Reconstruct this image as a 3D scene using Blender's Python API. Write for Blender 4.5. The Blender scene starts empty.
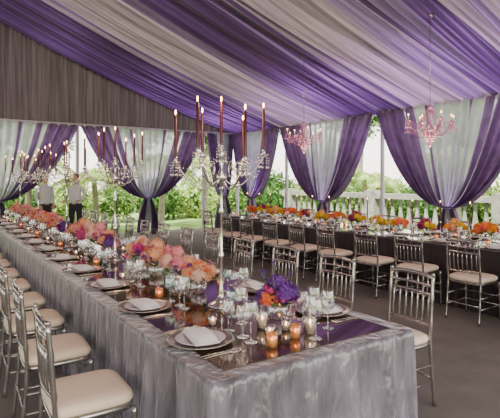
import bpy, math, random
from mathutils import Vector, Matrix
R=random.Random(7)
S=bpy.context.scene
# ---------------------------------------------------------------- materials
def mat(name):
    m=bpy.data.materials.new(name); m.use_nodes=True
    return m,m.node_tree,m.node_tree.nodes['Principled BSDF']
def pr(name,col,rough=.5,metal=0,noise=0,nscale=8,bump=0,bscale=60,vec=None,dist=.01,**k):
    m,nt,b=mat(name)
    b.inputs['Base Color'].default_value=(*col,1); b.inputs['Roughness'].default_value=rough; b.inputs['Metallic'].default_value=metal
    for a,v in k.items():
        b.inputs[a.replace('_',' ')].default_value=v
    tc=nt.nodes.new('ShaderNodeTexCoord'); src=tc.outputs['Object']
    if vec:
        mp=nt.nodes.new('ShaderNodeMapping'); mp.inputs['Scale'].default_value=vec; nt.links.new(src,mp.inputs[0]); src=mp.outputs[0]
    if noise:
        n=nt.nodes.new('ShaderNodeTexNoise'); n.inputs['Scale'].default_value=nscale; n.inputs['Detail'].default_value=4
        nt.links.new(src,n.inputs['Vector'])
        r=nt.nodes.new('ShaderNodeValToRGB')
        r.color_ramp.elements[0].position=.3; r.color_ramp.elements[1].position=.7
        r.color_ramp.elements[0].color=(*[max(0,c*(1-noise)) for c in col],1)
        r.color_ramp.elements[1].color=(*[min(1,c*(1+noise)) for c in col],1)
        nt.links.new(n.outputs['Fac'],r.inputs[0]); nt.links.new(r.outputs[0],b.inputs['Base Color'])
    if bump:
        n=nt.nodes.new('ShaderNodeTexNoise'); n.inputs['Scale'].default_value=bscale; n.inputs['Detail'].default_value=3
        nt.links.new(src,n.inputs['Vector'])
        bp=nt.nodes.new('ShaderNodeBump'); bp.inputs['Strength'].default_value=bump; bp.inputs['Distance'].default_value=dist
        nt.links.new(n.outputs['Fac'],bp.inputs['Height']); nt.links.new(bp.outputs[0],b.inputs['Normal'])
    return m
def fabric(name,col,trans=.5,clear=0,noise=.12,attr=False,vec=None,sheen=0,nscale=5):
    m=bpy.data.materials.new(name); m.use_nodes=True; nt=m.node_tree; nt.nodes.clear()
    o=nt.nodes.new('ShaderNodeOutputMaterial'); d=nt.nodes.new('ShaderNodeBsdfDiffuse'); t=nt.nodes.new('ShaderNodeBsdfTranslucent')
    mx=nt.nodes.new('ShaderNodeMixShader'); mx.inputs[0].default_value=trans
    tc=nt.nodes.new('ShaderNodeTexCoord'); n=nt.nodes.new('ShaderNodeTexNoise'); n.inputs['Scale'].default_value=nscale
    src=tc.outputs['Object']
    if vec:
        mp=nt.nodes.new('ShaderNodeMapping'); mp.inputs['Scale'].default_value=vec; nt.links.new(src,mp.inputs[0]); src=mp.outputs[0]
    nt.links.new(src,n.inputs['Vector'])
    r=nt.nodes.new('ShaderNodeValToRGB'); r.color_ramp.elements[0].position=.3; r.color_ramp.elements[1].position=.7
    base=(1,1,1) if attr else col
    sc=1/(1+noise) if attr else 1
    r.color_ramp.elements[0].color=(*[c*(1-noise)*sc for c in base],1); r.color_ramp.elements[1].color=(*[min(1,c*(1+noise)*sc) for c in base],1)
    nt.links.new(n.outputs['Fac'],r.inputs[0]); out=r.outputs[0]
    if attr:
        at=nt.nodes.new('ShaderNodeAttribute'); at.attribute_name='col'
        mu=nt.nodes.new('ShaderNodeMixRGB'); mu.blend_type='MULTIPLY'; mu.inputs[0].default_value=1
        nt.links.new(out,mu.inputs[1]); nt.links.new(at.outputs['Color'],mu.inputs[2]); out=mu.outputs[0]
    nt.links.new(out,d.inputs[0]); nt.links.new(out,t.inputs[0])
    nt.links.new(d.outputs[0],mx.inputs[1]); nt.links.new(t.outputs[0],mx.inputs[2])
    out=mx.outputs[0]
    if sheen:
        g=nt.nodes.new('ShaderNodeBsdfGlossy'); g.inputs['Roughness'].default_value=.42; g.inputs[0].default_value=(.8,.75,.85,1)
        m3=nt.nodes.new('ShaderNodeMixShader'); m3.inputs[0].default_value=sheen
        nt.links.new(out,m3.inputs[1]); nt.links.new(g.outputs[0],m3.inputs[2]); out=m3.outputs[0]
    if clear:
        tr=nt.nodes.new('ShaderNodeBsdfTransparent'); m2=nt.nodes.new('ShaderNodeMixShader'); m2.inputs[0].default_value=clear
        nt.links.new(out,m2.inputs[1]); nt.links.new(tr.outputs[0],m2.inputs[2]); out=m2.outputs[0]
    nt.links.new(out,o.inputs[0]); return m
def glass(name,tint=(1,1,1),refl=.12,body=0.0):
    m=bpy.data.materials.new(name); m.use_nodes=True; nt=m.node_tree; nt.nodes.clear()
    o=nt.nodes.new('ShaderNodeOutputMaterial'); t=nt.nodes.new('ShaderNodeBsdfTransparent'); g=nt.nodes.new('ShaderNodeBsdfGlossy')
    t.inputs[0].default_value=(*tint,1); g.inputs['Roughness'].default_value=.05; g.inputs[0].default_value=(*[min(1,.5+.5*c) for c in tint],1)
    lw=nt.nodes.new('ShaderNodeLayerWeight'); lw.inputs[0].default_value=.35
    ad=nt.nodes.new('ShaderNodeMath'); ad.operation='ADD'; ad.inputs[1].default_value=refl; ad.use_clamp=True
    nt.links.new(lw.outputs['Facing'],ad.inputs[0])
    mx=nt.nodes.new('ShaderNodeMixShader'); nt.links.new(ad.outputs[0],mx.inputs[0]); nt.links.new(t.outputs[0],mx.inputs[1]); nt.links.new(g.outputs[0],mx.inputs[2])
    out=mx.outputs[0]
    if body:
        d=nt.nodes.new('ShaderNodeBsdfDiffuse'); d.inputs[0].default_value=(*tint,1); m2=nt.nodes.new('ShaderNodeMixShader'); m2.inputs[0].default_value=body
        nt.links.new(out,m2.inputs[1]); nt.links.new(d.outputs[0],m2.inputs[2]); out=m2.outputs[0]
    nt.links.new(out,o.inputs[0]); return m
def emis(name,col,st):
    m,nt,b=mat(name); b.inputs['Base Color'].default_value=(*col,1); b.inputs['Emission Color'].default_value=(*col,1); b.inputs['Emission Strength'].default_value=st; return m

M_carpet=pr('carpet_grey',(.19,.165,.15),.95,noise=.15,nscale=3,bump=.5,bscale=250)
M_lawn=pr('lawn',(.20,.32,.08),.9,noise=.4,nscale=2)
M_roof=fabric('ceiling_fabric',(1,1,1),.13,noise=.32,attr=True,vec=(.25,9,.25),sheen=.05,nscale=2)
M_gable=fabric('gable_mauve',(.16,.125,.14),.15,noise=.35,vec=(9,1,.3),nscale=2)
M_cP=fabric('curtain_purple',(.17,.088,.23),.5,noise=.25,sheen=.05)
M_cW=fabric('curtain_silver',(.54,.57,.58),.5,clear=.18,noise=.12)
M_silver=pr('chair_silver',(.46,.44,.42),.22,.9,noise=.1,nscale=20)
M_cush=pr('cushion_ivory',(.84,.68,.52),.85,bump=.15,bscale=120)
M_velvet=pr('velvet_mauve',(.155,.135,.165),.30,noise=.5,nscale=8,bump=1,bscale=16,vec=(1,1,.35),dist=.03,Sheen_Weight=.6,Sheen_Roughness=.25,Specular_IOR_Level=1.0)
M_velvetD=pr('velvet_plum_dark',(.02,.011,.015),.6,noise=.3,nscale=14,bump=.4,bscale=30,Sheen_Weight=.12)
M_mirror=pr('smoked_mirror',(.20,.14,.095),.05,.8,noise=.1,nscale=3)
M_white=pr('napkin_white',(.92,.89,.89),.8,bump=.2,bscale=80)
M_plate=pr('plate_porcelain',(.66,.60,.61),.15)
M_charger=pr('charger_pewter',(.44,.38,.35),.22,.8)
M_cut=pr('cutlery_steel',(.7,.64,.56),.15,1)
M_glass=glass('clear_glass'); M_teal=glass('teal_glass',(.72,.86,.86),.15,.05); M_amber=glass('amber_glass',(1,.62,.22),.2,.25)
M_crys=glass('crystal',(.94,.90,.90),.3,.06); M_pink=glass('pink_crystal',(.93,.42,.74),.35,.32)
M_pinkm=pr('pink_metal',(.62,.20,.42),.2,.6)
M_sil2=pr('polished_silver',(.60,.55,.53),.15,.95)
M_taper=pr('candle_plum',(.07,.006,.012),.4); M_wax=pr('candle_ivory',(.85,.75,.6),.5)
M_flame=emis('flame',(1,.48,.14),20)
def petal(n,c): return fabric('petal_'+n,c,.3,noise=.22,nscale=25)
FL={'peach':petal('peach',(.95,.46,.27)),'pink':petal('pink',(.94,.37,.40)),'coral':petal('coral',(.94,.24,.10)),
'blush':petal('blush',(.96,.60,.50)),'purple':petal('purple',(.20,.07,.34)),'orange':petal('orange',(.95,.33,.03)),
'yellow':petal('yellow',(.95,.62,.06)),'plum':petal('plum',(.26,.03,.14)),'magenta':petal('magenta',(.72,.10,.32))}
M_leaf=pr('leaf_green',(.10,.20,.04),.6,noise=.3)
M_leafs=[fabric('foliage_a',(.22,.36,.09),.45,noise=.4,nscale=1),fabric('foliage_b',(.48,.58,.22),.45,noise=.35,nscale=1),fabric('foliage_c',(.06,.14,.04),.3,noise=.3)]
M_bark=pr('bark',(.36,.31,.26),.9,noise=.3,nscale=6,bump=.6,bscale=20)
M_stone=pr('stone',(.29,.30,.26),.9,noise=.35,nscale=5,bump=.4,bscale=30)
M_trim=pr('trim_white',(.50,.46,.50),.5)
M_black=pr('black_plastic',(.02,.02,.02),.5)
M_skin=pr('skin',(.50,.29,.20),.55); M_hair=pr('hair_dark',(.03,.02,.015),.7); M_shirt=pr('shirt_white',(.55,.55,.55),.8,bump=.2,bscale=30); M_trous=pr('trousers_black',(.02,.02,.025),.8)
M_eye=pr('eye_dark',(.02,.015,.01),.2); M_lip=pr('lip',(.45,.15,.13),.5)

# ---------------------------------------------------------------- mesh builder
class MB:
    def __init__(s): s.v=[]; s.f=[]; s.m=[]; s.mats=[]
    def mi(s,m):
        if m not in s.mats: s.mats.append(m)
        return s.mats.index(m)
    def add(s,vs,fs,m,M=None):
        o=len(s.v); i=s.mi(m)
        s.v+= [tuple(M@Vector(p)) for p in vs] if M else [tuple(p) for p in vs]
        s.f+=[tuple(a+o for a in f) for f in fs]; s.m+=[i]*len(fs)
    def lathe(s,prof,m,seg=16,c=(0,0,0),M=None,a0=0):
        vs=[];fs=[]
        for r,z in prof:
            for k in range(seg):
                a=a0+2*math.pi*k/seg; vs.append((c[0]+r*math.cos(a),c[1]+r*math.sin(a),c[2]+z))
        for j in range(len(prof)-1):
            for k in range(seg):
                a=j*seg+k;b=j*seg+(k+1)%seg; fs.append((a,b,b+seg,a+seg))
        s.add(vs,fs,m,M)
    def tube(s,path,rad,m,seg=8,cap=True,M=None):
        P=[Vector(p) for p in path]; n=len(P)
        if not isinstance(rad,(list,tuple)): rad=[rad]*n
        vs=[];fs=[]; up=None
        for i in range(n):
            t=(P[min(i+1,n-1)]-P[max(i-1,0)]).normalized()
            if up is None: up=Vector((0,0,1)) if abs(t.z)<.9 else Vector((1,0,0))
            a=t.cross(up).normalized(); b=a.cross(t).normalized(); up=b
            for k in range(seg):
                an=2*math.pi*k/seg; vs.append(P[i]+rad[i]*(math.cos(an)*a+math.sin(an)*b))
        for i in range(n-1):
            for k in range(seg):
                q=i*seg+k;w=i*seg+(k+1)%seg; fs.append((q,w,w+seg,q+seg))
        if cap: fs.append(tuple(range(seg))[::-1]); fs.append(tuple(range((n-1)*seg,n*seg)))
        s.add(vs,fs,m,M)
    def box(s,lo,hi,m,M=None):
        x0,y0,z0=lo;x1,y1,z1=hi
        s.add([(x0,y0,z0),(x1,y0,z0),(x1,y1,z0),(x0,y1,z0),(x0,y0,z1),(x1,y0,z1),(x1,y1,z1),(x0,y1,z1)],
          [(3,2,1,0),(4,5,6,7),(0,1,5,4),(1,2,6,5),(2,3,7,6),(3,0,4,7)],m,M)
    def ell(s,c,r,m,seg=12,rg=8,M=None):
        pr_=[(max(1e-4,math.sin(math.pi*i/rg)),-math.cos(math.pi*i/rg)) for i in range(rg+1)]
        L=Matrix.Translation(c)@Matrix.Diagonal((r[0],r[1],r[2],1))
        if M: L=M@L
        s.lathe(pr_,m,seg,M=L)
    def octa(s,c,r,h,m,M=None):
        x,y,z=c
        s.add([(x,y,z+h*.4),(x+r,y,z),(x,y+r,z),(x-r,y,z),(x,y-r,z),(x,y,z-h*.6)],[(0,1,2),(0,2,3),(0,3,4),(0,4,1),(5,2,1),(5,3,2),(5,4,3),(5,1,4)],m,M)
    def mesh(s,name,smooth=True):
        me=bpy.data.meshes.new(name); me.from_pydata(s.v,[],s.f)
        for m in s.mats: me.materials.append(m)
        me.polygons.foreach_set('material_index',s.m)
        me.polygons.foreach_set('use_smooth',[smooth]*len(s.f)); me.update(); return me
def put(name,me,loc=(0,0,0),rz=0,sc=1,parent=None):
    o=bpy.data.objects.new(name,me); o.location=loc; o.rotation_euler=(0,0,rz); o.scale=(sc,)*3 if not isinstance(sc,tuple) else sc
    S.collection.objects.link(o)
    if parent: o.parent=parent
    return o

# ---------------------------------------------------------------- dims
XE,XW,YG,YB=8.7,-7.7,14.0,-4.0
ZE=3.2; SL=.376; XR=.5
def roofz(x): return ZE+SL*(XE-x) if x>XR else ZE+SL*(x-XW)
b=MB(); b.box((XW-.3,YB-.5,-.1),(XE+.3,YG+.3,0),M_carpet); put('floor',b.mesh('floor',False))
b=MB(); b.box((-40,-30,-.4),(45,50,-.12),M_lawn); put('lawn_ground',b.mesh('lawn',False))

# ceiling drapes
GREY=Vector((.37,.30,.35)); PUR=Vector((.082,.042,.125)); LIL=Vector((.21,.145,.27))
BANDS=[(11.3,14.3),(7.0,8.6),(4.1,4.95),(2.2,2.9),(-.6,.5),(-3,-2)]
def ceil_side(name,x0,x1):
    b=MB(); nx=20; vs=[]; rd=random.Random(3)
    ysamp=[];pid=[];ph=[]
    y=YB;k=0
    while y<YG:
        w=rd.uniform(.085,.21)
        for q in range(8): ysamp.append(y+w*q/8); pid.append(k); ph.append(q/8)
        y+=w;k+=1
    ysamp.append(y);pid.append(k);ph.append(0)
    pr_=[(rd.uniform(.70,1.25),rd.random(),rd.uniform(.6,1.6)) for _ in range(k+2)]
    cols=[]
    def band(y,r):
        w=0
        for a,c in BANDS:
            e=.22*(r-.5)*2
            if a+e<=y<=c+e: w=1
        for a,c in BANDS:
            for ed in (a,c):
                if abs(y-ed)<.5 and r>.62: w=.5
        return w
    for yy,p,f in zip(ysamp,pid,ph):
        br,r,am=pr_[p]
        w=band(yy,r)
        c=(GREY*(1-w)+PUR*w) if w!=.5 else LIL
        c=c*br
        for i in range(nx+1):
            t=i/nx; x=x0+(x1-x0)*t
            cusp=abs(math.sin(math.pi*f))**.7
            z=roofz(x)-.12*math.sin(math.pi*t)-.07*am*cusp-.012*math.sin(yy*40+t*6)*(math.sin(yy*3+t*4))
            z-=.18*abs(math.sin((yy-11.3)*math.pi/3.65))*math.sin(math.pi*min(1,t*.95+.05))
            vs.append((x,min(yy+.05*math.sin(t*7+p*1.3),YG),z)); cols.append((*c,1))
    fs=[]
    for j in range(len(ysamp)-1):
        for i in range(nx):
            a=j*(nx+1)+i; fs.append((a,a+1,a+nx+2,a+nx+1))
    b.add(vs,fs,M_roof); me=b.mesh(name)
    ca=me.color_attributes.new('col','FLOAT_COLOR','POINT'); ca.data.foreach_set('color',[q for c in cols for q in c])
    put(name,me)
ceil_side('ceiling',XR,XE); ceil_side('ceiling.001',XR,XW)
# gable fabric
b=MB(); vs=[];fs=[]; xs=[]; x=XW; rd=random.Random(5)
while x<XE:
    w=rd.uniform(.12,.26)
    for q in range(6): xs.append((min(x+w*q/6,XE),q/6))
    x+=w
xs.append((XE,0))
for x,f in xs:
    for k in range(5):
        t=k/4; z=ZE-.05+(roofz(x)-ZE+.02)*t
        vs.append((x,YG-.09*abs(math.sin(math.pi*f))**.7,z))
for i in range(len(xs)-1):
    for k in range(4):
        a=i*5+k; fs.append((a,a+5,a+6,a+1))
b.add(vs,fs,M_gable); put('wall_gable',b.mesh('gable'))
b=MB(); b.box((XE-.02,YB,ZE-.09),(XE+.08,YG,ZE+.02),M_trim); put('trim_1',b.mesh('t',False))
b=MB(); b.box((XW,YG-.10,ZE-.09),(XE,YG+.04,ZE-.01),M_trim); put('trim_2',b.mesh('t',False))
b=MB(); b.box((XW-.08,YB,ZE-.09),(XW+.02,YG,ZE+.02),M_trim); put('trim_3',b.mesh('t',False))

# curtains
def curtain(org,axis,nrm,c,Wl,Wr,name='draped_curtain',zt=1.05,wt=.09):
    b=MB(); nu,nv=210,46; ax=Vector(axis); nr=Vector(nrm); O=Vector(org)
    vs=[]; ztop=ZE-.06
    for j in range(nv+1):
        q=j/nv
        z=.02+(ztop-.02)*q
        for i in range(nu+1):
            s=-1+2*i/nu; W=Wl if s<0 else Wr
            if z>=zt:
                t=(z-zt)/(ztop-zt); w=wt+(W-wt)*t**.55
                amp=.08*(1-t)**.5+.05
            else:
                t=(zt-z)/zt; w=wt+(min(.36,W)-wt)*math.sin(t*math.pi/2)**.8; amp=.05+.02*t
            pos=c+s*w
            dz=-.10*abs(s)**2*math.sin(math.pi*min(1,max(0,(z-zt)/(ztop-zt)))) if z>zt else 0
            ph=s*math.pi*16+1.2*math.sin(s*5)
            d=amp*math.sin(ph)+.3*amp*math.sin(ph*2.3+z)
            vs.append(O+ax*pos+nr*(.13+d)+Vector((0,0,z+dz)))
    fP=[];fW=[]
    for j in range(nv):
        z=.02+(ztop-.02)*(j+.5)/nv
        for i in range(nu):
            s=abs(-1+2*(i+.5)/nu); a=j*(nu+1)+i
            pz=s>.60 or (.24<s<.29) or (.46<s<.52)
            if z<zt: pz=s>.3
            (fP if pz else fW).append((a,a+1,a+nu+2,a+nu+1))
    b.v=[tuple(v) for v in vs]; b.f=fP+fW; b.mats=[M_cP,M_cW]; b.m=[0]*len(fP)+[1]*len(fW)
    cc=O+ax*c+nr*.12+Vector((0,0,zt))
    ring=[cc+ax*(.11*math.cos(a))+nr*(.11*math.sin(a)) for a in [2*math.pi*k/20 for k in range(21)]]
    b.tube(ring,.022,M_cP,8,False)
    put(name,b.mesh('curtain'))
bd=[-3.3,.35,4.0,7.66,11.3]
for i in range(4): curtain((XE,0,0),(0,1,0),(-1,0,0),(bd[i]+bd[i+1])/2-.1,1.725,1.925)
curtain((XE,0,0),(0,1,0),(-1,0,0),12.75,1.45,1.15)
for a,c in [(-4.7,-.6),(-.6,3.5),(3.5,7.55)]:
    curtain((0,YG,0),(1,0,0),(0,-1,0),(a+c)/2,(c-a)/2,(c-a)/2)
curtain((0,YG,0),(1,0,0),(0,-1,0),8.2,.65,.35)
curtain((0,YG,0),(1,0,0),(0,-1,0),-6.2,1.5,1.5)
for i in range(4): curtain((XW,0,0),(0,1,0),(1,0,0),-2+i*4.2,2.1,2.1)
b=MB(); b.lathe([(.05,0),(.05,ZE-.09)],M_trim,12); pm=b.mesh('post')
for y in (.35,4.0,7.66,11.3,14.05): put('tent_post',pm,(XE+.15,y,0))
for x in (-.6,3.5,7.55): put('tent_post',pm,(x,YG+.12,0))

# ---------------------------------------------------------------- chair
def chair_mesh():
    b=MB(); m=M_silver
    def bx(z):
        return -.19-.035*max(0,(z-.45)/.47)**1.3-.04*max(0,(.45-z)/.45)**1.5
    for y in (-.2,.2):
        zs=[i*.92/24 for i in range(25)]
        b.tube([(bx(z),y*(1-.04*(z/.92)),z) for z in zs],[.0125+.004*(i%5==0) for i in range(25)],m,8)
        b.ell((bx(.92),y*.96,.925),(.015,.015,.014),m,8,5)
        zs=[i*.44/16 for i in range(17)]
        b.tube([(.19+.015*(1-z/.44),y*1.03,z) for z in zs],[.010+.005*z/.44+.004*(i%5==0) for i,z in enumerate(zs)],m,8)
        for z in (.17,.29): b.tube([(bx(z),y,z),(.2,y*1.03,z)],.008,m,6)
    b.tube([(bx(.2),-.2,.2),(bx(.2),.2,.2)],.008,m,6)
    for z in (.17,.27): b.tube([(.2,-.205,z),(.2,.205,z)],.008,m,6)
    for y in(-.2,.2):
        b.tube([(.2,y*1.0,.34),(.2,y*.85,.40),(.2,y*.6,.425)],.006,m,6)
    for z,r in ((.905,.016),(.845,.010),(.785,.009),(.565,.011)):
        pts=[(bx(z)-.018*math.cos(t*math.pi/2),.193*t,z+(.014*math.cos(t*math.pi/2) if z>.9 else 0)) for t in [k/5-1 for k in range(11)]]
        b.tube(pts,r,m,8)
    for k in range(7):
        t=(k-3)/3.6; y=.193*t; o=-.018*math.cos(t*math.pi/2)
        b.tube([(bx(z)+o,y,z) for z in (.565,.62,.675,.73,.785)],[.006,.0065,.010,.0065,.006],m,6)
    for k in range(4):
        t=(k-1.5)/2; y=.193*t; o=-.018*math.cos(t*math.pi/2)
        b.tube([(bx(z)+o,y,z) for z in (.785,.905)],.006,m,6)
    def sup(a,bb,z,n=28):
        out=[]
        for k in range(n):
            t=2*math.pi*k/n; cx,sy=math.cos(t),math.sin(t)
            out.append((a*math.copysign(abs(cx)**.35,cx),bb*math.copysign(abs(sy)**.35,sy),z))
        return out
    def stack(lv,mt):
        vs=[];fs=[];n=28
        for a,bb,z in lv: vs+=sup(a,bb,z)
        for j in range(len(lv)-1):
            for k in range(n):
                p=j*n+k;q=j*n+(k+1)%n; fs.append((p,q,q+n,p+n))
        fs.append(tuple(range(n))[::-1]); fs.append(tuple(range((len(lv)-1)*n,len(lv)*n)))
        b.add(vs,fs,mt)
    stack([(.19,.19,.425),(.205,.21,.43),(.205,.21,.452),(.195,.2,.456)],m)
    stack([(.185,.19,.456),(.2,.205,.462),(.207,.212,.480),(.2,.205,.500),(.18,.185,.512),(.12,.12,.518)],M_cush)
    return b.mesh('chair')
CH=chair_mesh()
ys=[2.20+.77*k for k in range(13)]
for k in range(12):
    put('dining_chair',CH,(.69,2.60+.77*k+R.uniform(-.03,.03),0),R.uniform(-.04,.04))
ysr=[2.34+.75*k for k in range(13)]
for y in ysr:
    put('dining_chair',CH,(2.76,y+R.uniform(-.03,.03),0),math.pi+R.uniform(-.08,.08))
ys2=[.92+.75*k for k in range(12)]
for y in ys2:
    put('dining_chair',CH,(5.22,y+R.uniform(-.03,.03),0),R.uniform(-.1,.1))
    put('dining_chair',CH,(7.04,y+R.uniform(-.03,.03),0),math.pi+R.uniform(-.05,.05))

# ---------------------------------------------------------------- tables
def table(x0,x1,y0,y1,mc,inset=.13,zt=.76,A=.019):
    b=MB(); step=.018; pts=[]
    r=.03
    def edge(ax,ay,bx_,by,nx,ny):
        L=math.hypot(bx_-ax,by-ay); n=int(L/step)
        for i in range(n): pts.append((ax+(bx_-ax)*i/n,ay+(by-ay)*i/n,nx,ny))
    def corner(cx,cy,a0):
        for i in range(5):
            a=a0+math.pi/2*i/5; pts.append((cx+r*math.cos(a),cy+r*math.sin(a),math.cos(a),math.sin(a)))
    edge(x0+r,y0,x1-r,y0,0,-1); corner(x1-r,y0+r,-math.pi/2)
    edge(x1,y0+r,x1,y1-r,1,0); corner(x1-r,y1-r,0)
    edge(x1-r,y1,x0+r,y1,0,1); corner(x0+r,y1-r,math.pi/2)
    edge(x0,y1-r,x0,y0+r,-1,0); corner(x0+r,y0+r,math.pi)
    n=len(pts); rows=20; vs=[];fs=[]
    for j in range(rows+1):
        t=j/rows; z=zt*(1-t)+.004
        for i,(x,y,nx,ny) in enumerate(pts):
            s=i*step
            w=math.sin(s*2*math.pi/.27+2.2*math.sin(s*1.9)+.5*math.sin(t*3+s))+.55*math.sin(s*2*math.pi/.121+2*math.sin(s*3.1+t))+.25*math.sin(s*2*math.pi/.06+4*t)
            o=A*t**.6*w*(.7+.5*math.sin(s*.9))+.012*t - (.006 if j==0 else 0)
            if ny<-.5: o*=1+.35*(-ny); o+=.05*t*t*(-ny)
            vs.append((x+nx*o,y+ny*o,z))
    for j in range(rows):
        for i in range(n):
            a=j*n+i;c=j*n+(i+1)%n; fs.append((a,a+n,c+n,c))
    fs.append(tuple(range(n)))
    b.add(vs,fs,mc)
    b.box((x0+inset,y0+inset*.8,zt+.0045),(x1-inset,y1-inset,zt+.009),M_mirror)
    o=put('banquet_table',b.mesh('table',True)); me=o.data
    for p in me.polygons:
        if len(p.vertices)>4 or me.materials[p.material_index]==M_mirror: p.use_smooth=False
T1=(.96,2.26,1.72,12.2); T2=(5.5,6.75,.5,9.4)
table(*T1,M_velvet,.11,A=.022); table(*T2,M_velvetD,.12)
ZT=.7695

# ---------------------------------------------------------------- tableware
b=MB(); b.lathe([(.001,.001),(.11,.001),(.165,.012),(.172,.016),(.17,.019),(.16,.015),(.11,.006),(.001,.006)],M_charger,40)
for k in range(48):
    a=2*math.pi*k/48; b.ell((.168*math.cos(a),.168*math.sin(a),.018),(.005,.005,.004),M_charger,6,4)
b.lathe([(.001,.0065),(.08,.0065),(.125,.018),(.13,.022),(.127,.023),(.08,.011),(.001,.010)],M_plate,36)
CHG=b.mesh('charger')
def napkin():
    b=MB(); nx,ny=14,10; 
    for L in range(3):
        vs=[];fs=[]
        for side in (0,1):
            for i in range(nx+1):
                for j in range(ny+1):
                    u=i/nx*2-1; v=j/ny*2-1
                    z=.0245+L*.008+(.007 if side else 0)*(1-abs(u)**6)*(1-abs(v)**6)+.007*math.sin(u*2.5+L)*(v+1)/2
                    vs.append(((.066-.006*L)*v,(.130-.008*L)*u+.006*math.sin(v*2+L),z))
        N=(nx+1)*(ny+1)
        for s_ in (0,1):
            for i in range(nx):
                for j in range(ny):
                    a=s_*N+i*(ny+1)+j; f=(a,a+1,a+ny+2,a+ny+1); fs.append(f if s_==0 else f[::-1])
        b.add(vs,fs,M_white)
    return b.mesh('napkin')
NAP=napkin()
def cutlery():
    b=MB()
    def strip(cy,pts,tz=.003):
        vs=[];fs=[]
        for x,h,z in pts: vs+=[(x,cy-h,z),(x,cy+h,z),(x,cy+h,z+tz),(x,cy-h,z+tz)]
        for i in range(len(pts)-1):
            for k in range(4):
                a=i*4+k;c=i*4+(k+1)%4; fs.append((a,c,c+4,a+4))
        fs+= [(3,2,1,0),tuple(range(len(vs)-4,len(vs)))]
        b.add(vs,fs,M_cut)
    for cy in (.20,.225):
        strip(cy,[(-.10,.006,0),(-.09,.008,.001),(-.02,.004,.003),(.04,.003,.004),(.055,.011,.003),(.07,.012,.002)])
        for k in range(4): strip(cy+(k-1.5)*.0065,[(.07,.002,.002),(.105,.0012,.004)],.0025)
    strip(-.20,[(-.11,.007,0),(-.02,.005,.001),(.0,.009,.001),(.08,.010,.001),(.105,.002,.001)])
    strip(-.225,[(-.10,.006,0),(-.03,.004,.002),(.04,.003,.003),(.055,.012,.001),(.075,.017,.0),(.095,.014,.001),(.105,.005,.003)])
    return b.mesh('cutlery')
CUT=cutlery()
def wineglass(h,rb,m=M_glass):
    b=MB(); b.lathe([(.001,.002),(.034,.001),(.033,.004),(.006,.009),(.0035,.02),(.0035,h*.42),(.01,h*.45),(rb*.8,h*.56),(rb,h*.7),(rb*.95,h*.85),(rb*.82,h)],m,20); return b.mesh('glass')
WG=wineglass(.21,.04); WG2=wineglass(.17,.036); WT=wineglass(.16,.036,M_teal)
def votive(m,h=.07,r=.028):
    b=MB(); b.lathe([(.001,.001),(r*.8,.001),(r,h*.5),(r*.95,h),(r*.9,h),(r*.92,h*.5),(r*.74,.006),(.001,.006)],m,18)
    b.lathe([(r*.7,.008),(r*.72,h*.4),(.001,h*.4)],M_wax,14)
    b.ell((0,0,h*.4+.012),(.0045,.0045,.012),M_flame,8,6); return b.mesh('votive')
VA=votive(M_amber); VC=votive(M_glass,.12,.036); VG=votive(M_glass,.065,.027)

def petalhead(b,c,r,m,rnd,M0=None,tl=.4):
    ax=Vector((rnd.gauss(0,tl),rnd.gauss(0,tl),1)).normalized()
    q=ax.to_track_quat('Z','Y').to_matrix().to_4x4()
    M=Matrix.Translation(c)@q@Matrix.Rotation(rnd.random()*6,4,'Z')
    if M0: M=M0@M
    vs=[];fs=[]
    for ri,(n,rad,tilt,h) in enumerate([(4,.28,1.35,.35),(5,.5,1.0,.3),(6,.78,.6,.12),(7,1.0,.15,-.1)]):
        for k in range(n):
            a=2*math.pi*k/n+ri*.5+rnd.uniform(-.15,.15)
            o=len(vs); wd=rad*1.9*math.pi/n*.62
            for (t,wf,zz) in ((.12,.35,-.35),(.6,1.0,h*.2),(1.0,.75,h+.35*math.sin(tilt))):
                rr=rad*t*(1 if t<.9 else (1.0 if tilt<.7 else .8))
                for sd in (-1,0,1):
                    x=rr*(1 if sd==0 else .94); y=sd*wd*wf*.5*t**.3
                    z=zz+(0.06 if sd else 0)
                    vs.append((r*(x*math.cos(a)-y*math.sin(a)),r*(x*math.sin(a)+y*math.cos(a)),r*z))
            for g in range(2):
                for d in range(2):
                    p=o+g*3+d; fs.append((p,p+1,p+4,p+3))
    b.add(vs,fs,m,M)
    b.ell((0,0,-.05*r),(r*.5,r*.5,r*.35),m,8,5,M=M)
def leafblade(b,base,dirv,L,w,m):
    d=Vector(dirv).normalized(); s=d.cross(Vector((0,0,1)))
    s=s.normalized() if s.length>.01 else Vector((1,0,0)); B=Vector(base); dn=Vector((0,0,-1))
    p=[B,B+d*L*.45-s*w,B+d*L*.5+dn*(-.1*L),B+d*L*.45+s*w,B+d*L+dn*L*.2]
    b.add(p,[(0,1,2),(0,2,3),(1,4,2),(2,4,3)],m)
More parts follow.
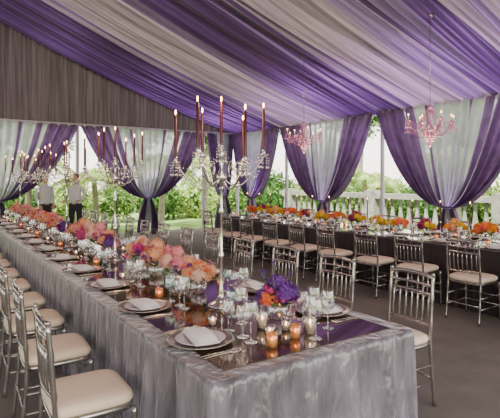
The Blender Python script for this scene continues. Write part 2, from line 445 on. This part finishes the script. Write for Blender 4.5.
def arrangement(seed,pal,a=.16,h=.17,n=26,spikes=0,acc=('magenta',)):
    rd=random.Random(seed); b=MB()
    b.lathe([(.001,.001),(.045,.001),(.06,.03),(.065,.07),(.058,.09),(.001,.085)],M_glass,18)
    mounds=[]
    for i in range(7):
        th=i*2*math.pi/6+rd.uniform(-.2,.2) if i<6 else 0; rr=a*.60 if i<6 else 0
        c=Vector((rr*math.cos(th),rr*math.sin(th),.085+h*(.45 if i<6 else .78)+rd.uniform(-.03,.03)))
        mounds.append((c,rd.uniform(.050,.07),pal[i%len(pal)] if i<len(pal) else rd.choice(pal),rd.random()))
    for c,r,col,kind in mounds:
        if kind<.6:
            for k in range(75):
                ph=math.acos(1-1.5*(k+.5)/75); th=k*2.39996
                nrm=Vector((math.sin(ph)*math.cos(th),math.sin(ph)*math.sin(th),math.cos(ph)))
                q=Matrix.Translation(c+nrm*r*rd.uniform(.85,1.1))@nrm.to_track_quat('Z','Y').to_matrix().to_4x4()@Matrix.Rotation(rd.random()*3,4,'Z')@Matrix.Rotation(rd.uniform(-.5,.5),4,'X')
                fr=rd.uniform(.011,.015); vs=[(0,0,.0)]
                for g in range(8):
                    an=math.pi*g/4; rr=fr*(1 if g%2==0 else .5); vs.append((rr*math.cos(an),rr*math.sin(an),.005 if g%2==0 else 0))
                b.add(vs,[(0,g+1,(g+1)%8+1) for g in range(8)],FL[col],q)
            b.ell(c,(r*.8,r*.8,r*.75),FL[col],10,7)
        else:
            for k in range(7):
                ph=math.acos(1-1.3*(k+.5)/7); th=k*2.39996
                nrm=Vector((math.sin(ph)*math.cos(th),math.sin(ph)*math.sin(th),math.cos(ph)))
                q=Matrix.Translation(c+nrm*r*.7)@nrm.to_track_quat('Z','Y').to_matrix().to_4x4()
                petalhead(b,(0,0,0),rd.uniform(.030,.042),FL[col],rd,q,.15)
    for i in range(n//2):
        th=rd.random()*2*math.pi; ph=math.acos(rd.uniform(.1,1)); rr=rd.uniform(.92,1.06)
        c=(a*rr*math.sin(ph)*math.cos(th),a*rr*math.sin(ph)*math.sin(th),.09+h*.98*rr*math.cos(ph))
        petalhead(b,c,rd.uniform(.018,.034),FL[rd.choice(list(pal)[:2]+list(acc))],rd)
    for i in range(34):
        th=rd.random()*6.283; z=rd.uniform(.06,.16)
        leafblade(b,(a*.45*math.cos(th),a*.45*math.sin(th),z),(math.cos(th),math.sin(th),rd.uniform(0,1.2)),rd.uniform(.06,.10),.018,M_leaf)
    for i in range(spikes):
        th=rd.random()*6.283; d=Vector((.5*math.cos(th),.5*math.sin(th),1)).normalized(); L=rd.uniform(.2,.28)
        b.tube([(0,0,.07),tuple(Vector((0,0,.07))+d*L)],.003,M_leaf,5)
        for k in range(12):
            p=Vector((0,0,.07))+d*(L*(.5+.6*k/12)); p+=Vector((rd.uniform(-1,1),rd.uniform(-1,1),0))*.012
            petalhead(b,p,.010,FL['purple'],rd)
    return b.mesh('flowers')
AC=('magenta','purple','coral')
ARR=[arrangement(1,['pink','peach','blush','pink','peach'],.165,.19,acc=AC),arrangement(2,['blush','pink','peach','blush'],.17,.21,28,acc=AC),arrangement(3,['peach','pink','magenta','blush'],.155,.18,acc=AC),
     arrangement(4,['purple','plum','purple','coral','purple'],.115,.14,14,5),arrangement(5,['plum','peach','purple','pink','purple'],.14,.17,20,3),arrangement(9,['peach','coral','peach','blush'],.16,.18,acc=AC)]
ARO=[arrangement(6,['orange','yellow','coral'],.16,.16),arrangement(7,['yellow','orange','peach'],.16,.16),arrangement(8,['orange','coral','plum','yellow'],.15,.16,24,2)]

def candelabra(metal,crys,candle,hang=False,stem=.88,narm=6,ra=.30,cl=.30):
    b=MB(); k_=.78 if not hang else 1
    if not hang:
        b.lathe([(.001,0),(.09,0),(.092,.008),(.08,.02),(.05,.03),(.03,.05),(.016,.07),(.022,.09),(.012,.12),(.010,.3),(.018,.32),(.018,.34),(.010,.36),(.010,.6),(.02,.62),(.010,.65),(.010,stem-.08),(.03,stem-.05),(.034,stem-.02),(.012,stem+.02),(.010,stem+.1),(.03,stem+.13),(.001,stem+.15)],metal,16)
        z0=stem
        tops=[(0,0,stem+.14)]
    else:
        z0=0.18
        b.lathe([(.001,-.08),(.02,-.06),(.035,-.02),(.02,.02),(.012,.06),(.04,.12),(.055,.18),(.03,.22),(.012,.26),(.012,.42),(.03,.46),(.05,.50),(.02,.54),(.004,.56)],crys,16)
        tops=[]
    for k in range(narm):
        a=2*math.pi*k/narm+.3
        rr=ra*(1 if (k%2==0 or hang) else .93); dz=0 if k%2==0 else .05
        path=[]
        for i in range(13):
            t=i/12; path.append((rr*t*math.cos(a),rr*t*math.sin(a),z0-.02-.11*math.sin(t*math.pi*1.15)*(1-t*.2)+dz*t+.03*t))
        b.tube(path,.006,metal,6)
        e=path[-1]; tops.append((e[0],e[1],e[2]+.0))
        b.tube([(rr*.4*math.cos(a)*(1+.2*math.cos(q)),rr*.4*math.sin(a)*(1+.2*math.cos(q)),z0+.02+.05*math.sin(q)) for q in [i*.6 for i in range(10)]],.004,metal,5)
    for (x,y,z) in tops:
        b.lathe([(.004,0),(.02,.005),(.042*k_,.016),(.044*k_,.02),(.016,.012),(.012,.03),(.016,.05),(.013,.05),(.001,.045)],crys,14,c=(x,y,z))
        b.lathe([(.0105,.02),(.009,cl),(.001,cl+.005)],candle,10,c=(x,y,z+.02))
        b.ell((x,y,z+cl+.045),(.006,.006,.018),M_flame,8,6)
        for k in range(7):
            an=2*math.pi*k/7; px,py=x+.042*k_*math.cos(an),y+.042*k_*math.sin(an)
            for g in range(3): b.octa((px,py,z-.002-g*.018),.006*k_,.016,crys)
            b.octa((px,py,z-.065),.009*k_,.035,crys)
    ring=tops[-narm:]
    for k in range(narm):
        p=Vector(ring[k]);q=Vector(ring[(k+1)%narm])
        for i in range(1,12):
            t=i/12; c=p.lerp(q,t); c.z-=.11*math.sin(math.pi*t)*1
            b.octa(c,.008*k_,.018*k_,crys)
        c0=Vector((0,0,z0+ (.14 if not hang else .34)))
        for i in range(1,12):
            t=i/12; c=c0.lerp(p,t); c.z-=.07*math.sin(math.pi*t)
            b.octa(c,.0075*k_,.017*k_,crys)
    b.octa((0,0,z0-.16 if hang else z0-.1),.02,.07,crys)
    if hang:
        for k in range(12):
            an=.5236*k
            for g in range(6): b.octa((.11*(1-g*.15)*math.cos(an),.11*(1-g*.15)*math.sin(an),z0-.02-g*.035),.012,.034,crys)
            b.octa((.06*math.cos(an),.06*math.sin(an),.46),.011,.05,crys)
            for g in range(1,11):
                t=g/11; r_=.06+.14*t*t; b.octa((r_*math.cos(an),r_*math.sin(an),.46-.28*t),.010,.028,crys)
    return b
def warm(x,y,z,e,r=.12):
    l=bpy.data.lights.new('candle_glow','POINT'); l.energy=e; l.color=(1,.62,.36); l.shadow_soft_size=r
    o=bpy.data.objects.new('candle_glow',l); S.collection.objects.link(o); o.location=(x,y,z)
CAN=candelabra(M_sil2,M_crys,M_taper).mesh('candelabra')
canY=[2.74,4.92,7.04,9.16,11.2]
for i,y in enumerate(canY):
    put('candelabra',CAN,(1.6,y,ZT),i*.37+.2); warm(1.6,y,2.25,20)
for (x,y,z) in ((6.1,4.39,2.16),(6.1,7.24,2.20)):
    b=candelabra(M_pinkm,M_pink,M_wax,True,narm=8,ra=.33,cl=.07)
    L=roofz(x)-.16-z
    b.tube([(0,0,.55),(0,0,L)],.005,M_sil2,6); b.lathe([(.001,L-.05),(.05,L-.03),(.06,L),(.001,L+.01)],M_sil2,14)
    put('chandelier',b.mesh('chandelier'),(x,y,z)); warm(x+.0,y,z-.25,24)

for i,y in enumerate(ys):
    for x,rz,sg in ((1.16,0,1),(2.06,math.pi,-1)):
        yy=y if sg>0 else 2.27+.75*i
        put('charger_plate',CHG,(x,yy,ZT),R.random())
        put('folded_napkin',NAP,(x,yy,ZT),rz+R.uniform(-.25,.25))
        put('cutlery_set',CUT,(x,yy,ZT),rz)
        gx=x+sg*.215
        put('wine_glass',WG,(gx-sg*.01,yy-.16,ZT)); put('wine_glass',WG2,(gx,yy-.07,ZT))
        put('water_goblet',WT if i%2 else WG2,(gx-sg*.01,yy+.06,ZT))
        put('votive_candle',(VG,VA)[i%2],(gx-sg*.03,yy+.2,ZT))
y=3.14; k=0
put('flower_arrangement',ARR[3],(1.73,2.30,ZT),.4)
order=[5,1,0,2,4,1,2,0,4,3,5,1]
while y<12:
    if min(abs(y-c) for c in canY)>.26:
        put('flower_arrangement',ARR[order[k%12]],(1.62+R.uniform(-.015,.03),y,ZT),R.random()*6,R.uniform(.9,1.10)); k+=1
        y+=.38
    else: y+=.06
put('votive_candle',VA,(1.60,1.97,ZT)); put('votive_candle',VG,(1.50,2.06,ZT)); put('hurricane_candle',VC,(1.72,1.99,ZT))
put('wine_glass',WG,(1.50,2.34,ZT)); put('water_goblet',WT,(1.52,2.48,ZT)); put('votive_candle',VA,(1.42,1.93,ZT)); put('votive_candle',VG,(1.64,2.10,ZT))
put('hurricane_candle',VC,(1.55,2.20,ZT)); put('wine_glass',WG2,(1.80,2.08,ZT)); put('wine_glass',WG,(1.86,2.0,ZT)); put('wine_glass',WG,(1.68,1.90,ZT))
for i,y in enumerate(ys2):
    for x,rz,sg in ((5.7,0,1),(6.55,math.pi,-1)):
        put('charger_plate',CHG,(x,y,ZT),R.random()); put('folded_napkin',NAP,(x,y,ZT),rz+R.uniform(-.25,.25))
        gx=x+sg*.2
        put('wine_glass',WG,(gx,y-.14,ZT)); put('water_goblet',WG2,(gx,y+.08,ZT)); put('votive_candle',VA,(gx,y+.22,ZT))
def candlestick():
    b=MB(); b.lathe([(.001,0),(.045,0),(.046,.006),(.012,.02),(.008,.05),(.015,.07),(.007,.09),(.007,.2),(.018,.215),(.012,.23),(.001,.23)],M_sil2,14)
    b.lathe([(.0105,.22),(.009,.50),(.001,.505)],M_taper,10); b.ell((0,0,.52),(.005,.005,.014),M_flame,8,6); return b.mesh('candlestick')
CS=candlestick()
y=.8;k=0
while y<9.2:
    put('flower_arrangement',ARO[k%3],(6.12+R.uniform(-.03,.03),y,ZT),R.random()*6,R.uniform(.95,1.15))
    put('candlestick',CS,(6.12+R.uniform(-.03,.03),y+.23,ZT)); y+=.46; k+=1

# ---------------------------------------------------------------- outside
def bush(seed,n=2600,ls=.085,pal=(0,0,1,2,2)):
    rd=random.Random(seed); b=MB(); V=[[],[],[]];F=[[],[],[]]
    for i in range(n):
        d=Vector((rd.gauss(0,1),rd.gauss(0,1),rd.gauss(0,1))).normalized()
        lump=1+.22*math.sin(d.x*5+seed)*math.sin(d.y*6+1)*math.cos(d.z*4)
        p=d*lump*rd.uniform(.72,1.0)
        u=Vector((rd.gauss(0,1),rd.gauss(0,1),rd.gauss(0,1))).normalized(); w=u.cross(d); 
        w=w.normalized() if w.length>.01 else Vector((1,0,0))
        L=ls*rd.uniform(.7,1.5); g=rd.choice(pal); o=len(V[g])
        V[g]+=[p,p+u*L+w*L*.35,p+u*L*2,p+u*L-w*L*.35]; F[g].append((o,o+1,o+2,o+3))
    for g in range(3): b.add(V[g],F[g],M_leafs[g])
    b.ell((0,0,0),(.7,.7,.7),M_leafs[2],12,8)
    return b
BS=[bush(1).mesh('bush',False),bush(2,pal=(0,2,2,2)).mesh('bush',False),bush(3,1900,.11,(1,1,0)).mesh('bush',False)]
for i in range(13):
    y=-1+i*1.7+R.uniform(-.3,.3); s=R.uniform(.9,1.3)
    put('garden_shrub',BS[i%3],(15.0+R.uniform(-.3,.8),y,.7),R.random()*6,(s,s,s*R.uniform(.8,1.1)))
for i in range(11):
    x=-5+i*1.9+R.uniform(-.3,.3); s=R.uniform(.9,1.35)
    put('garden_shrub',BS[i%3],(x,19.2+R.uniform(-.3,.8),.7),R.random()*6,(s,s,s*R.uniform(.75,1.1)))
def tree(seed,h):
    b=bush(seed+10,2400,.07); b.v=[(x*1.9,y*1.9,z*1.4+h) for x,y,z in b.v]
    b.tube([(0,0,-.12),(.1,.05,h*.4),(.0,.1,h*.8),(0,0,h+.3)],[.2,.15,.12,.06],M_bark,10)
    for k in range(5):
        a=k*1.26; b.tube([(0,.05,h*.6),(.5*math.cos(a),.5*math.sin(a),h*.85),(1.1*math.cos(a),1.1*math.sin(a),h+.3)],[.08,.05,.03],M_bark,6)
    return b.mesh('tree',False)
TR=[tree(1,4.2),tree(2,4.8)]
for i,(x,y) in enumerate([(18.5,3),(19.5,7.5),(19,12.5),(18.5,17.5),(12.5,23),(7.5,23.5),(2.5,23),(-2,23.5),(25,10),(15.5,22.5),(26,5),(24,16),(22,9),(10,26),(5,27)]): put('garden_tree',TR[i%2],(x,y,0),i*1.1,R.uniform(.85,1.2))
def palm(seed,h=2.2):
    rd=random.Random(seed); b=MB(); b.tube([(0,0,-.12),(.05,0,h*.5),(0,.05,h)],[.13,.1,.09],M_bark,10)
    for k in range(16):
        a=k*2.4; el=rd.uniform(.2,1.2); L=rd.uniform(1.3,1.8); P=[]
        for i in range(13):
            t=i/12; P.append(Vector((math.cos(a)*L*t*math.cos(el*.6),math.sin(a)*L*t*math.cos(el*.6),h+L*(math.sin(el)*t-.75*t*t))))
        b.tube(P,.012,M_leafs[0],4)
        sd=Vector((-math.sin(a),math.cos(a),0))
        for i in range(1,13):
            for sg in (-1,1):
                for q in (0,.5):
                    p=P[i-1].lerp(P[i],q); l=.42*math.sin(math.pi*(i-.3)/13.5)+.05; f=(P[i]-P[i-1]).normalized()
                    e=p+sd*sg*l+f*l*.5+Vector((0,0,-l*.45)); b.add([p,p+f*.07,e],[(0,1,2)],M_leafs[1 if (i+k)%3 else 0])
    return b.mesh('palm',False)
PM=[palm(1),palm(2,1.6)]
for i,(x,y) in enumerate([(6.9,16.1),(4.6,16.2),(8.9,16.4),(12.9,12.0),(12.8,8.3),(12.8,4.8),(2.5,16.2),(-.8,16.2)]): put('palm_tree',PM[i%2],(x,y,0),i)
b=MB(); bx_=10.7
b.box((bx_-.14,-2,-.12),(bx_+.14,13.9,.18),M_stone); b.box((bx_-.15,-2,1.08),(bx_+.15,13.9,1.22),M_stone)
y=-1.9
while y<13.9: b.lathe([(.06,.18),(.06,.22),(.04,.26),(.075,.42),(.08,.5),(.045,.75),(.035,.9),(.06,1.0),(.06,1.08)],M_stone,10,c=(bx_,y,0)); y+=.27
for y in (-1.8,2,5.8,9.6,13.4): b.box((bx_-.18,y-.18,-.12),(bx_+.18,y+.18,1.3),M_stone)
put('stone_balustrade',b.mesh('bal',False))

# uplights
b=MB(); b.lathe([(.001,0),(.07,0),(.075,.02),(.06,.14),(.055,.16),(.05,.15),(.001,.14)],M_black,16); UM=b.mesh('uplight')
def up(x,y,en,dx,dy):
    put('uplight',UM,(x,y,0))
    l=bpy.data.lights.new('uplight_beam','SPOT'); l.energy=en; l.color=(.72,.34,1); l.spot_size=1.1; l.spot_blend=.9; l.shadow_soft_size=.08
    o=bpy.data.objects.new('uplight_beam',l); S.collection.objects.link(o); o.location=(x,y,.2)
    o.rotation_euler=Vector((dx,dy,3)).to_track_quat('-Z','Y').to_euler()
for y in (1.9,3.9,5.73,7.55,9.38,12.4): up(XE-.6,y,620,-.3,0)
for x in (1.45,5.52,7.9): up(x,YG-.6,480,0,-.3)

# ---------------------------------------------------------------- people (waiters)
def person(loc,rz,armfwd=.2):
    V=[];E=[];Rr=[]
    def a(p,r): V.append(p);Rr.append(r);return len(V)-1
    pel=a((0,0,.96),(.15,.11)); sp=a((.01,0,1.13),(.14,.10)); ch=a((0,0,1.32),(.16,.11)); nb=a((-.01,0,1.46),(.075,.065)); nk=a((0,0,1.54),(.05,.05))
    E+=[(pel,sp),(sp,ch),(ch,nb),(nb,nk)]
    hands=[]
    for s in (-1,1):
        sh=a((-.01,s*.18,1.41),(.055,.055)); el=a((-.03,s*.24,1.13),(.043,.043)); wr=a((armfwd,s*.2,.98 if armfwd<.15 else 1.08),(.028,.028))
        E+=[(ch,sh),(sh,el),(el,wr)]; hands.append((Vector(V[el]),Vector(V[wr]),s))
        hp=a((0,s*.095,.88),(.09,.09)); kn=a((.02,s*.105,.5),(.06,.06)); an=a((0,s*.11,.1),(.04,.045)); to=a((.16,s*.125,.04),(.035,.035))
        E+=[(pel,hp),(hp,kn),(kn,an),(an,to)]
    me=bpy.data.meshes.new('body'); me.from_pydata(V,E,[]); o=bpy.data.objects.new('body_tmp',me); S.collection.objects.link(o)
    md=o.modifiers.new('s','SKIN'); md.use_smooth_shade=True
    for i,r in enumerate(Rr): me.skin_vertices[0].data[i].radius=r
    me.skin_vertices[0].data[0].use_root=True
    sb=o.modifiers.new('ss','SUBSURF'); sb.levels=2; sb.render_levels=2
    dg=bpy.context.evaluated_depsgraph_get(); dg.update()
    bm=bpy.data.meshes.new_from_object(o.evaluated_get(dg)); bpy.data.objects.remove(o)
    bm.materials.clear()
    for m in (M_shirt,M_trous,M_skin,M_black): bm.materials.append(m)
    for p in bm.polygons:
        c=p.center; p.use_smooth=True
        p.material_index=3 if c.z<.11 else (1 if (c.z<1.0 and abs(c.y)<.18 and c.x<.14) else (2 if c.z>1.50 else 0))
    root=bpy.data.objects.new('waiter',None); S.collection.objects.link(root); root.location=loc; root.rotation_euler=(0,0,rz)
    put('body',bm,parent=root)
    b=MB()
    b.ell((.015,0,1.645),(.095,.075,.118),M_skin,18,14); b.ell((.045,0,1.59),(.055,.05,.055),M_skin,12,8)
    b.ell((-.012,0,1.675),(.10,.082,.108),M_hair,18,14)
    b.ell((.112,0,1.635),(.016,.012,.022),M_skin,8,6)
    for s in (-1,1):
        b.ell((.098,s*.03,1.655),(.01,.012,.008),M_eye,8,6); b.ell((.0,s*.078,1.64),(.02,.01,.03),M_skin,8,6)
        b.tube([(.1,s*.018,1.676),(.1,s*.045,1.674)],.004,M_hair,5)
    b.ell((.1,0,1.598),(.008,.022,.006),M_lip,8,6)
    for el,wr,s in hands:
        d=(wr-el).normalized(); side=Vector((0,1,0)); nrm=d.cross(side).normalized()
        pc=wr+d*.05; Mx=Matrix((( *d,),( *side,),( *nrm,))).transposed().to_4x4(); Mx.translation=pc
        b.ell((0,0,0),(.055,.042,.016),M_skin,12,8,M=Mx)
        for k,L in enumerate((.07,.08,.075,.06)):
            y=(k-1.5)*.02*(-s); b.tube([Mx@Vector(q) for q in ((.035,y,0),(.04+L*.5,y,-.004),(.035+L*.9,y*1.05,-.03))],[.009,.008,.006],M_skin,6)
        b.tube([Mx@Vector(q) for q in ((-.01,-s*.03,0),(.02,-s*.06,-.01),(.05,-s*.065,-.02))],[.012,.010,.008],M_skin,6)
    put('head_and_hands',b.mesh('head'),parent=root)
person((3.15,12.9,0),-2.2,.22); person((2.45,13.1,0),-1.2,.05)

# ---------------------------------------------------------------- world, light, camera
w=bpy.data.worlds.new('World'); S.world=w; w.use_nodes=True; nt=w.node_tree; bg=nt.nodes['Background']
sky=nt.nodes.new('ShaderNodeTexSky'); sky.sky_type='HOSEK_WILKIE'; sky.turbidity=4; sky.ground_albedo=.4
sky.sun_direction=Vector((.6,.2,.8)).normalized()
mx=nt.nodes.new('ShaderNodeMixRGB'); mx.inputs[0].default_value=.8; mx.inputs[2].default_value=(1,.95,.88,1)
nt.links.new(sky.outputs[0],mx.inputs[1]); nt.links.new(mx.outputs[0],bg.inputs[0]); bg.inputs[1].default_value=5.8
l=bpy.data.lights.new('sun','SUN'); l.energy=15; l.angle=.05; l.color=(1,.93,.80); o=bpy.data.objects.new('sun',l); S.collection.objects.link(o)
o.rotation_euler=Vector((.45,.25,-.85)).to_track_quat('-Z','Y').to_euler()
cam=bpy.data.cameras.new('cam'); co=bpy.data.objects.new('camera',cam); S.collection.objects.link(co)
co.location=(0,0,1.6); co.rotation_euler=(math.pi/2,0,-math.radians(33.7)); cam.sensor_width=36; cam.lens=34.56; cam.shift_y=-.058; cam.clip_start=.05
S.camera=co
